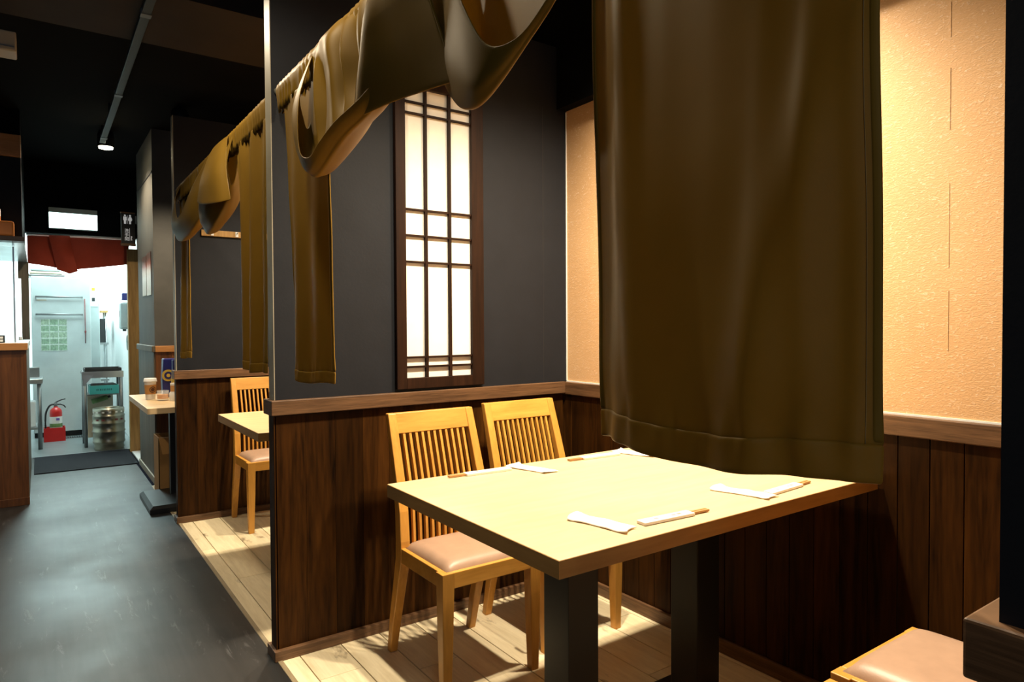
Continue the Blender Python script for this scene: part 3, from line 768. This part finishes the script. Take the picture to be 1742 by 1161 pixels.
# ------------------------------------------------------------------ corridor: right wall block, dado, door post
wf = struct(box('wall_far_right', M_DARKWALL2, None, .692, XW+.1, 5.52, 6.44, 0, CEIL))
struct(box('wall_recess', M_DARKWALL2, None, .83, XW+.1, 6.44, 7.165, 0, CEIL))
plank_run(wf, 5.52, 6.43, .692, .05, .975, .16, M_GREYPLANK, 'y')
plank_run(wf, .692, XW, 5.52, .05, .975, .104, M_COUNTER, 'x')
MB().box(.670, .692, 5.50, 6.44, .975, 1.02).build('dado_rail', M_GREYPLANK, wf, .003)
MB().box(.6925, XW, 5.50, 5.52, .975, 1.02).build('dado_rail', M_COUNTERTOP, wf, .003)
MB().box(.676, .692, 5.505, 6.44, 0, .05).build('baseboard', M_EDGE, wf, .002)
box('wall_groove', M_RUBBER, wf, .688, .692, 5.53, 6.44, 2.285, 2.297)
struct(MB().box(.676, .775, 7.10, 7.175, 0, 1.88).build('trim_4', M_POST, None, .006))
struct(box('trim_5', M_WHITEP, None, .686, .830, 6.45, 7.095, 0, .012))
# header over the kitchen door
hd = struct(box('wall_header', M_CEIL, None, -.6, .83, 7.18, 7.30, 1.99, CEIL))
# kitchen shell
struct(box('floor_kitchen', M_TILEGREY, None, -1.9, 1.1, 7.34, 10.2, -.10, -.004))
struct(box('wall_kitchen_back', M_WHITE, None, -1.9, 1.1, 10.1, 10.2, 0, CEIL))
struct(box('wall_kitchen_right', M_WHITE, None, .765, .865, 7.18, 10.1, 0, CEIL))
struct(box('wall_kitchen_left', M_WHITE, None, -1.9, -1.8, 5.4, 10.1, 0, CEIL))
struct(box('ceiling_kitchen', M_WHITE, None, -1.9, 1.1, 7.30, 10.2, CEIL, CEIL+.1))
struct(box('trim_6', M_STEEL, None, -.06, .70, 7.315, 7.345, -.003, .004))
mt_o = box('floor_mat', M_MAT, None, -.05, .672, 6.47, 7.30, 0, .008, .003); tag(mt_o, 'dark rectangular mat on the floor at the kitchen doorway', 'mat')

# ------------------------------------------------------------------ service counter on the left
sc = thing('service_counter', 'brown plank service counter with orange wooden top beside the kitchen door', 'counter', (-1.0, 5.40, 0))
box('counter_body', M_GREYPLANK, sc, -.79, .932, .010, 1.55, 0, 1.012)
plank_run(sc, -.79, .932, .010, .05, 1.012, .25, M_COUNTER, 'x')
box('base_strip', M_COUNTER, sc, -.79, .934, -.004, .010, 0, .05, .002)
box('counter_top', M_COUNTERTOP, sc, -.79, .940, -.015, .012, 1.012, 1.058, .002)
box('top_surface', M_WHITEP, sc, -.79, .940, .012, 1.57, 1.016, 1.058, .002)
# glass screen standing on the counter
gs = thing('glass_screen', 'clear glass screen standing on the service counter', 'screen', (-1.0, 5.72, 1.058))
box('glass_pane', M_GLASS, gs, -.79, .862, 0, .008, .003, .655)
box('edge_profile', M_STEEL, gs, .862, .872, -.004, .012, 0, .655)
wc = thing('wall_cabinet', 'dark overhead cabinet with brown top board over the service counter', 'cabinet', (-1.0, 5.50, 1.745))
box('cabinet_body', M_DARKWALL, wc, -.79, .918, .02, 1.66, 0, .54)
box('front_panel', M_DARKWALL, wc, -.79, .922, 0, .018, 0, .53, .001)
box('top_board', M_COUNTERTOP, wc, -.79, .924, -.012, .018, .533, .677, .003)
box('upper_fascia', M_CEIL, wc, -.79, .920, .02, 1.66, .54, .854)
shf = thing('shelf', 'dark shelf board under the overhead cabinet', 'shelf', (-1.0, 5.37, 1.715))
box('board', M_BOARD, shf, -.79, .936, 0, .125, 0, .0295, .003)
box('underside_panel', M_STEEL, shf, -.79, .930, .125, 1.70, .004, .0295)
tr_ = box('serving_box', M_ORANGE, None, -.62, -.118, 5.382, 5.475, 1.745, 1.842, .012); tag(tr_, 'orange box standing on the shelf under the overhead cabinet', 'box')
jb = thing('bottle', 'small pale bottle with orange base standing on the orange box', 'bottle', (-.215, 5.43, 1.8425))
MB().lathe(0, 0, [(.028, 0), (.028, .03)], 20).build('orange_base', M_ORANGE, jb)
MB().lathe(0, 0, [(.028, .03), (.028, .075), (.022, .085)], 20).build('pale_top', M_LID, jb)
MB().lathe(0, 0, [(.023, .085), (.023, .098), (.018, .10)], 20).build('cap', M_CREAM, jb)
cal = thing('calculator', 'small calculator leaning behind the glass on the counter', 'calculator', (-.235, 5.60, 1.058))
box('case', M_RUBBER, cal, -.05, .05, 0, .02, 0, .05, .003)
for i in range(4):
    for j in range(2): box('key', M_WHITEP, cal, -.042+i*.022, -.026+i*.022, -.003, 0, .008+j*.02, .022+j*.02)
# white and steel kitchen wall seen through the glass
jm = struct(box('trim_7', M_GREYPLANK, None, -.135, -.062, 7.05, 7.18, 1.058, 1.72))
struct(box('wall_splash', M_STEEL, None, -1.79, -.30, 7.0, 7.03, 0, 1.70))
tl = thing('gap_glow_strip', 'thin glowing upright strip added for the bright gap beside the door jamb', 'lamp', (-.120, 6.72, 1.075))  # glowing tube added in place of the bright gap at the jamb
MB().lathe(0, 0, [(.010, 0), (.010, .48)], 12).build('tube', M_LAMPK, tl)
MB().lathe(0, 0, [(.013, -.017), (.013, .012)], 12).build('strip_foot', M_WHITEP, tl)

# ------------------------------------------------------------------ signs and lamp
ex = thing('exit_sign', 'bright white lit sign box over the kitchen doorway', 'sign', (.268, 7.10, 2.028))
box('housing', M_EXITGREY, ex, -.180, .180, .005, .08, .0, .180, .004)
box('lit_panel', M_EXIT, ex, -.179, .179, -.002, .005, .002, .135)
box('top_edge', M_EXITGREY, ex, -.179, .179, -.004, .005, .136, .178)
rs = thing('restroom_sign', 'black hanging restroom sign with white figures by the kitchen doorway', 'sign', (.612, 6.88, 1.885), math.radians(4))
box('sign_board', M_SIGNBLACK, rs, 0, .110, -.010, .010, .022, .285, .002)
box('top_strip', M_RAIL, rs, -.004, .112, -.013, .013, .285, .298, .002)
box('bottom_strip', M_RAIL, rs, -.004, .112, -.013, .013, 0, .022, .002)
box('hanger', M_STEEL, rs, .110, .2175, -.006, .006, .20, .27)
def figure(cx, dress):
    mb = MB(); z0 = .185
    mb.poly([(cx+.008*math.cos(a*math.pi/6), z0+.082+.008*math.sin(a*math.pi/6)) for a in range(12)], 'y', -.0112, -.0100)
    if dress: pts = [(-.008, .072), (.008, .072), (.016, .050), (.013, .036), (.007, .034), (.007, .008), (-.007, .008), (-.007, .034), (-.013, .036), (-.016, .050)]
    else: pts = [(-.013, .072), (.013, .072), (.014, .040), (.009, .040), (.008, .008), (-.008, .008), (-.009, .040), (-.014, .040)]
    mb.poly([(cx+u, z0+v) for u, v in pts], 'y', -.0112, -.0100)
    mb.build('white_figure', M_SIGNWHITE, rs)
figure(.030, False); figure(.070, True)
box('divider', M_SIGNWHITE, rs, .049, .051, -.0112, -.010, .195, .270)
box('divider', M_SIGNWHITE, rs, .064, .066, -.0112, -.010, .045, .155)
def text_obj(body, size, loc, parent, mat, rot=(math.pi/2, 0, 0)):
    cu_ = bpy.data.curves.new('lettering', 'FONT'); cu_.body = body; cu_.size = size; cu_.align_x = 'CENTER'; cu_.extrude = .0004
    o = bpy.data.objects.new('lettering', cu_); COL.objects.link(o); o.parent = parent; o.location = loc; o.rotation_euler = rot
    cu_.materials.append(mat)
    bpy.context.view_layer.update()
    me = bpy.data.meshes.new_from_object(o.evaluated_get(bpy.context.evaluated_depsgraph_get()))
    bpy.data.objects.remove(o)
    return link('lettering', me, mat, parent, 0, loc) if rot is None else setrot(link('lettering', me, mat, parent, 0, loc), rot)
def setrot(o, r): o.rotation_euler = r; return o
for i, chh in enumerate('洗手間'): text_obj(chh, .036, (.042, -.0108, .120-.036*i), rs, M_SIGNWHITE)
for i in range(3): box('small_lettering', M_SIGNWHITE, rs, .074, .084-.003*(i % 2), -.0112, -.010, .050+.013*i, .058+.013*i)
ps = thing('wall_poster', 'narrow colourful poster pair on the grey corridor wall', 'poster', (.6875, 5.88, 1.40))
box('sheet', M_POSTER, ps, 0, .003, .015, .25, .005, .31)
box('sheet', M_POSTER, ps, 0, .003, -.25, -.015, 0, .32)
sp = thing('ceiling_spotlight', 'small lit round spotlight at the end of the ceiling track', 'spotlight', (.427, 5.79, 2.47))
MB().lathe(0, 0, [(.052, .015), (.055, .02), (.055, .10), (.045, .128), (.001, .13)], 24).build('lamp_can', M_BLACK, sp)
MB().lathe(0, 0, [(.046, .006), (.046, .0145)], 24).build('lens', M_LAMP, sp)
tk = thing('ceiling_track', 'thin grey track running along the corridor ceiling', 'track', (.395, 4.35, 2.49))
box('track_body', M_PIPE, tk, -.018, .018, -3.60, 1.30, -.012, .010, .002)
for y in (-2.3, -1.1, .1, 1.15): box('joint', M_STEELD, tk, -.021, .021, y-.02, y+.02, -.015, .011, .001)
for y in (-3.2, -1.9, .7, 1.28): MB().tube([(0, y, .01), (0, y, .11)], .006, 8).build('hanger', M_PIPE, tk)
ac = thing('ceiling_box', 'cream plastic box mounted high beside the ceiling beam', 'box', (-.35, 3.63, 2.35))
box('case', M_CREAM, ac, -.45, .292, 0, .12, 0, .085, .006); box('bracket', M_STEELD, ac, -.3, .2, .02, .10, .085, .25)
box('slot', M_STEELD, ac, -.44, .285, -.002, 0, .016, .022)
# assumed booth lamps above the tables and corridor spots, out of the frame
for k, ((lx, ly), lb) in enumerate(zip(TABLE_LAMPS+[(.78, 4.88), (.395, 1.72), (.395, 2.85), (-.25, -.9), (-.75, 4.55)],
        ['assumed ceiling spotlight over the wall end of the set table', 'assumed ceiling spotlight over the middle of the set table', 'assumed ceiling spotlight over the wall end of the bare table',
         'assumed ceiling spotlight over the middle of the bare table', 'assumed ceiling spotlight over the small table', 'assumed ceiling spotlight on the track by the near booth curtain', 'assumed ceiling spotlight on the track by the farther booth curtain', 'assumed ceiling spotlight over the near end of the aisle', 'assumed ceiling spotlight before the service counter'])):
    o = thing('ceiling_spotlight', lb, 'spotlight', (lx, ly, 2.45))
    MB().lathe(0, 0, [(.052, .012), (.055, .014), (.055, .10), (.045, .128), (.02, .15)], 24).build('lamp_can', M_BLACK, o)

# ------------------------------------------------------------------ kitchen doorway cloth
kn = thing('doorway_curtain', 'short red brown cloth hanging across the kitchen doorway', 'curtain', (0, 0, 0))
MB().tube([(-.075, 7.245, 1.975), (.70, 7.165, 1.978)], .011).build('white_rod', M_WHITEP, kn)
def kpan(x0, x1, zb0, zb1, seed, yo=0):
    G = []
    for i in range(25):
        s = i/24; r = []
        for j in range(15):
            t = j/14; x = x0+(x1-x0)*s; y = 7.235-.080*((x+.075)/.775); zt = 1.965
            z = zt+(zb0+(zb1-zb0)*s-zt)*t
            r.append(Vector((x, y+yo-.012-.020*t*math.sin(s*5+seed)-.015*t*noise.noise(Vector((s*3+seed, t*2, 0))), z)))
        G.append(r)
    grid_mesh('cloth_panel', G, M_REDCLOTH, kn, .003)
kpan(-.07, .20, 1.72, 1.68, 0); kpan(.225, .695, 1.67, 1.74, 2.2)
G = []
for i in range(19):
    s = i/18; r = []
    for j in range(17):
        t = j/16; x = .085+.11*t*.5+(.155-.0*t)*s
        z = 1.970-(.335-.06*abs(s-.6))*t; y = 7.215-.08*((x+.075)/.775)-.035-.03*math.sin(s*math.pi)*math.sin(t*math.pi)-.02*math.sin(t*6+s*2)
        r.append(Vector((x, y, z)))
    G.append(r)
grid_mesh('tossed_fold', G, M_REDCLOTH, kn, .003)

# ------------------------------------------------------------------ refrigerator
fr = thing('refrigerator', 'tall grey upright refrigerator with two bar handles in the kitchen', 'refrigerator', (.202, 8.62, 0))
box('body', M_FRIDGE, fr, -.262, .262, .02, .72, .05, 1.70, .006)
box('plinth', M_RUBBER, fr, -.255, .255, .04, .70, 0, .05)
box('door', M_FRIDGE, fr, -.262, .262, -.020, .017, .055, 1.695, .006)
for z in (1.485, 1.30):
    b = MB().tube([(-.225, -.05, z), (.190, -.05, z)], .010, 12).build('bar_handle', M_STEELD, fr)
    for x in (-.22, .185): MB().tube([(x, -.05, z), (x, -.02, z)], .007, 8).build('handle_mount', M_STEELD, b)
box('picture_sheet', M_SHEET, fr, -.185, .046, -.0225, -.0202, .915, 1.252)
box('small_label', M_CREAM, fr, -.215, -.13, -.0215, -.0202, 1.445, 1.456)
MB().tube([(.209, -.03, 1.47), (.210, -.031, 1.2), (.212, -.03, 1.10), (.210, -.03, .99)], .004, 8).build('hanging_cord', M_CORD, fr)
MB().lathe(.211, -.03, [(.004, 1.10), (.010, 1.115), (.004, 1.13)], 12).build('cord_knot', M_CORD, fr)
# clutter on top
tb = thing('tray_stack', 'stacked flat trays lying on top of the refrigerator', 'trays', (.08, 8.85, 1.70))
for k in range(3): box('tray', [M_STEELD, M_CREAM, M_EXITGREY][k], tb, -.16+.01*k, .16-.02*k, -.18, .15, .001+.03*k, .026+.03*k, .006)
pb = thing('plastic_bag', 'crumpled white plastic bag on top of the refrigerator', 'bag', (.36, 8.75, 1.70))
G = []
for i in range(15):
    r = []
    for j in range(9):
        a = 2*math.pi*i/14; t = j/8; rr = .10*math.sin(math.pi*min(.98, t*.8+.18))*(1+.35*noise.noise(Vector((math.cos(a)*2, math.sin(a)*2, t*3))))
        r.append(Vector((rr*math.cos(a), rr*math.sin(a)*.8, .002+.10*t)))
    G.append(r)
grid_mesh('crumpled_film', G, M_WHITEP, pb, .002)
# steel appliance right of the refrigerator
kp = thing('kitchen_appliance', 'white appliance with red switch lamp right of the refrigerator', 'appliance', (.53, 9.05, 0))
box('body', M_FRIDGE, kp, -.05, .045, 0, .6, 0, 1.62, .006)
box('control_panel', M_WHITEP, kp, -.05, .03, -.015, -.001, 1.40, 1.72, .004)
box('switch_lamp', M_LED, kp, -.028, .002, -.019, -.015, 1.58, 1.615); box('switch', M_RUBBER, kp, -.028, .002, -.019, -.015, 1.46, 1.50)
sh2 = thing('steel_rack', 'narrow steel rack beside the white appliance', 'rack', (.63, 9.70, 0))
for x in (-.05, .05):
    for y in (0, .3): MB().tube([(x, y, 0), (x, y, 1.36)], .010, 8).build('upright', M_STEEL, sh2)
for z, mm in ((.5, M_STEEL), (.95, M_STEEL), (1.345, M_POST)): box('rack_shelf', mm, sh2, -.075, .075, -.03, .33, z, z+.025)
bt = box('storage_bin', M_RUBBER, None, .575, .685, 9.69, 9.97, .9755, 1.27, .008); tag(bt, 'black storage bin on the narrow steel rack', 'bin')
# dispenser on white kitchen wall
dp = thing('soap_dispenser', 'grey wall dispenser on the white kitchen wall', 'dispenser', (.765, 8.05, 1.14))
MB().box(-.075, 0, -.085, .085, 0, .28).build('case', M_EXITGREY, dp, .02)
MB().box(-.077, -.075, -.012, .012, .13, .19).build('window', M_STEELD, dp)
box('blue_top_box', M_BLUE, dp, -.055, 0, -.05, .06, .30, .375, .006); box('white_label', M_WHITEP, dp, -.057, -.055, -.04, .03, .312, .36)
box('nozzle', M_RUBBER, dp, -.05, -.02, -.02, .02, -.02, 0)
rg = thing('towel_ring', 'pale ring hanging on the white kitchen wall below the dispenser', 'ring', (.752, 8.0, 1.0))
MB().tube([(0, .05*math.cos(a*math.pi/12), .07*math.sin(a*math.pi/12)) for a in range(25)], .008, 8).build('ring', M_EXITGREY, rg)
MB().tube([(.013, 0, .07), (0, 0, .07)], .008, 8).build('wall_mount', M_EXITGREY, rg)

# ------------------------------------------------------------------ extinguisher in its red stand
fe = thing('fire_extinguisher', 'red fire extinguisher with hose standing on kitchen floor', 'extinguisher', (.130, 8.36, -.004))
MB().lathe(0, 0, [(.050, .008), (.054, .015), (.054, .29), (.050, .315), (.034, .335), (.018, .342), (.018, .355)], 28).build('cylinder', M_RED, fe)
MB().lathe(0, 0, [(.0546, .130), (.0546, .250)], 28).build('paper_label', M_LID, fe)
MB().lathe(0, 0, [(.0550, .142), (.0550, .180)], 28).build('green_band', M_GREEN, fe)
box('purple_patch', M_PURPLE, fe, .0, .030, -.0575, -.044, .212, .236)
MB().lathe(0, 0, [(.014, .352), (.016, .36), (.016, .385), (.010, .392)], 16).build('valve', M_STEELD, fe)
MB().tube([(-.012, 0, .385), (.02, 0, .405), (.055, 0, .420), (.085, 0, .425)], .006, 8).build('lever', M_RUBBER, fe)
MB().tube([(.0, 0, .372), (.04, 0, .372), (.070, 0, .358), (.085, 0, .335)], .006, 8).build('carry_handle', M_RUBBER, fe)
MB().tube(catmull([(-.012, 0, .375), (-.05, -.005, .365), (-.082, -.005, .30), (-.090, -.005, .22), (-.090, -.005, .13)], 20), .009, 10).build('hose', M_RUBBER, fe)
st = thing('extinguisher_stand', 'red box stand holding the fire extinguisher', 'stand', (.116, 8.36, -.004))
sm = MB(); sm.box(-.092, .092, -.075, -.069, 0, .140); sm.box(-.092, .092, .069, .075, 0, .140); sm.box(-.092, -.086, -.069, .069, 0, .140); sm.box(.086, .092, -.069, .069, 0, .140); sm.box(-.086, .086, -.069, .069, 0, .006)
sm.build('stand_walls', M_RED, st)
gr = thing('floor_drain', 'steel drain grate in the kitchen floor before the refrigerator', 'grate', (.28, 8.50, -.004))
box('channel', M_RUBBER, gr, -.19, .22, -.055, .055, 0, .003)
for i in range(20): box('bar', M_STEEL, gr, -.185+i*.0205, -.175+i*.0205, -.050, .050, .003, .008)

# ------------------------------------------------------------------ steel trolley, crate, keg
tr = thing('steel_trolley', 'steel trolley with black tray beside the kitchen doorway', 'trolley', (.506, 7.83, -.004))
for x in (-.150, .152):
    for y in (-.15, .15): MB().tube([(x, y, 0), (x, y, .735)], .016, 12).build('leg', M_STEELD, tr)
top = box('top_shelf', M_STEELD, tr, -.170, .170, -.17, .17, .70, .728, .004)
box('rim', M_STEEL, tr, -.174, .174, -.174, -.170, .672, .735)
MB().add([(-.168, -.175, .70), (-.08, -.178, .70), (-.155, -.178, .60), (-.168, -.175, .60), (-.168, -.171, .70), (-.08, -.172, .70), (-.155, -.172, .60), (-.168, -.171, .60)],
         [(0, 1, 2, 3), (7, 6, 5, 4), (0, 4, 5, 1), (1, 5, 6, 2), (2, 6, 7, 3), (3, 7, 4, 0)]).build('corner_gusset', M_STEEL, tr)
box('lower_shelf', M_STEELD, tr, -.134, .136, -.16, .16, .500, .512)
box('back_board', M_CREAM, tr, -.120, .10, .10, .11, .06, .50)
tm = MB(); tm.box(-.145, .155, -.14, .14, 0, .006); tm.box(-.15, -.144, -.145, .145, 0, .035); tm.box(.154, .160, -.145, .145, 0, .035); tm.box(-.144, .154, -.145, -.139, 0, .035); tm.box(-.144, .154, .139, .145, 0, .035)
tt = tm.build('serving_tray', M_RUBBER, None, 0, (.506, 7.83, .7245)); tag(tt, 'black serving tray on top of the steel trolley', 'tray')
tc = thing('teal_crate', 'teal plastic crate on the trolley shelf', 'crate', (.515, 7.79, .5085))
cm = MB(); cm.box(-.122, .122, -.13, -.120, 0, .085); cm.box(-.122, .122, .12, .13, 0, .085); cm.box(-.122, -.112, -.12, .12, 0, .085); cm.box(.112, .122, -.12, .12, 0, .085); cm.box(-.112, .112, -.12, .12, 0, .006)
cm.build('crate_walls', M_TEAL, tc, .003); box('dark_contents', M_RUBBER, tc, -.10, .10, -.115, .115, .006, .095, .01)
for k in range(9): box('printed_letter', plain('dark_teal_ink', (.01, .12, .12), .6), tc, -.066+k*.015, -.056+k*.015-.003*(k % 2), -.1308, -.130, .034, .052)
kg = thing('beer_keg', 'ribbed steel beer keg beside the kitchen doorway', 'keg', (.534, 7.48, -.004)); R0 = .132
for ch_ in kg.children: pass
MB().lathe(0, 0, [(R0-.012, 0), (R0-.010, .004), (R0-.004, .02), (R0-.010, .05), (R0, .07), (R0+.004, .078), (R0, .086), (R0, .165), (R0+.006, .172), (R0+.006, .180), (R0, .187), (R0, .245),
    (R0+.006, .252), (R0+.006, .260), (R0, .267), (R0, .315), (R0+.004, .322), (R0, .330), (R0-.006, .335), (R0-.001, .36), (R0-.001, .392), (R0-.012, .398), (R0-.016, .392), (R0-.018, .345), (.03, .350)], 44).build('keg_shell', M_KEG, kg)
for k in range(7):
    a = -math.pi/2+(k-3)*.42; h = MB().box(-.010, .010, -.002, .002, -.007, .007).build('rim_hole', M_LID, kg)
    h.location = (math.cos(a)*(R0+.0005), math.sin(a)*(R0+.0005), .362); h.rotation_euler = (0, 0, a+math.pi/2)
    if k in (1, 2, 4, 5):
        h = MB().box(-.012, .012, -.002, .002, -.008, .008).build('red_marking', M_CORD, kg)
        h.location = (math.cos(a)*(R0+.001), math.sin(a)*(R0+.001), .290); h.rotation_euler = (0, 0, a+math.pi/2)
MB().lathe(0, 0, [(.025, .350), (.025, .372), (.018, .38)], 16).build('tap_fitting', M_RUBBER, kg)
lf = thing('green_bottle', 'dark green bottle lying behind the steel keg', 'bottle', (.47, 7.86, .3))
bk = MB().tube([(-.05, 0, .12), (.02, 0, .14), (.05, 0, .15), (.085, 0, .16)], .024, 14); bk.build('bottle_glass', M_GREEN, lf); MB().tube([(.085, 0, .16), (.11, 0, .168)], .012, 10).build('bottle_neck', M_RUBBER, lf)

# ------------------------------------------------------------------ steel prep table at left of the kitchen
pt = thing('prep_table', 'stainless kitchen prep table partly behind the service counter', 'table', (-.30, 8.05, -.004))
box('table_top', M_STEEL, pt, -.4, .325, -.25, .25, .630, .675, .004)
box('upstand', M_STEELD, pt, -.4, .300, .10, .25, .675, .77, .004)
for x in (-.38, .295):
    for y in (-.22, .22): MB().tube([(x, y, 0), (x, y, .63)], .018, 12).build('leg', M_STEELD, pt)
box('lower_shelf', M_STEEL, pt, -.36, .275, -.20, .20, .19, .21)
tub = box('white_tub', M_WHITEP, None, -.15, -.035, 7.9, 8.1, .2075, .45, .01); tag(tub, 'white plastic tub on the prep table lower shelf', 'tub')
# assumed kitchen ceiling lamp fixtures, out of view
for (x, y, sx, sy_, lb) in ((.25, 8.1, .45, .45, 'assumed square ceiling lamp above the refrigerator'), (.35, 9.4, .45, .3, 'assumed rectangular ceiling lamp at the back of the kitchen'), (-.8, 6.5, .45, .3, 'assumed rectangular ceiling lamp behind the service counter')):
    o = thing('assumed_ceiling_lamp', lb, 'lamp', (x, y, 2.42 if y > 7 else 2.32))
    box('diffuser', M_LAMPK, o, -sx, sx, -sy_, sy_, 0, .02); box('housing', M_WHITEP, o, -sx-.01, sx+.01, -sy_-.01, sy_+.01, .02, CEIL-(2.42 if y > 7 else 2.32))
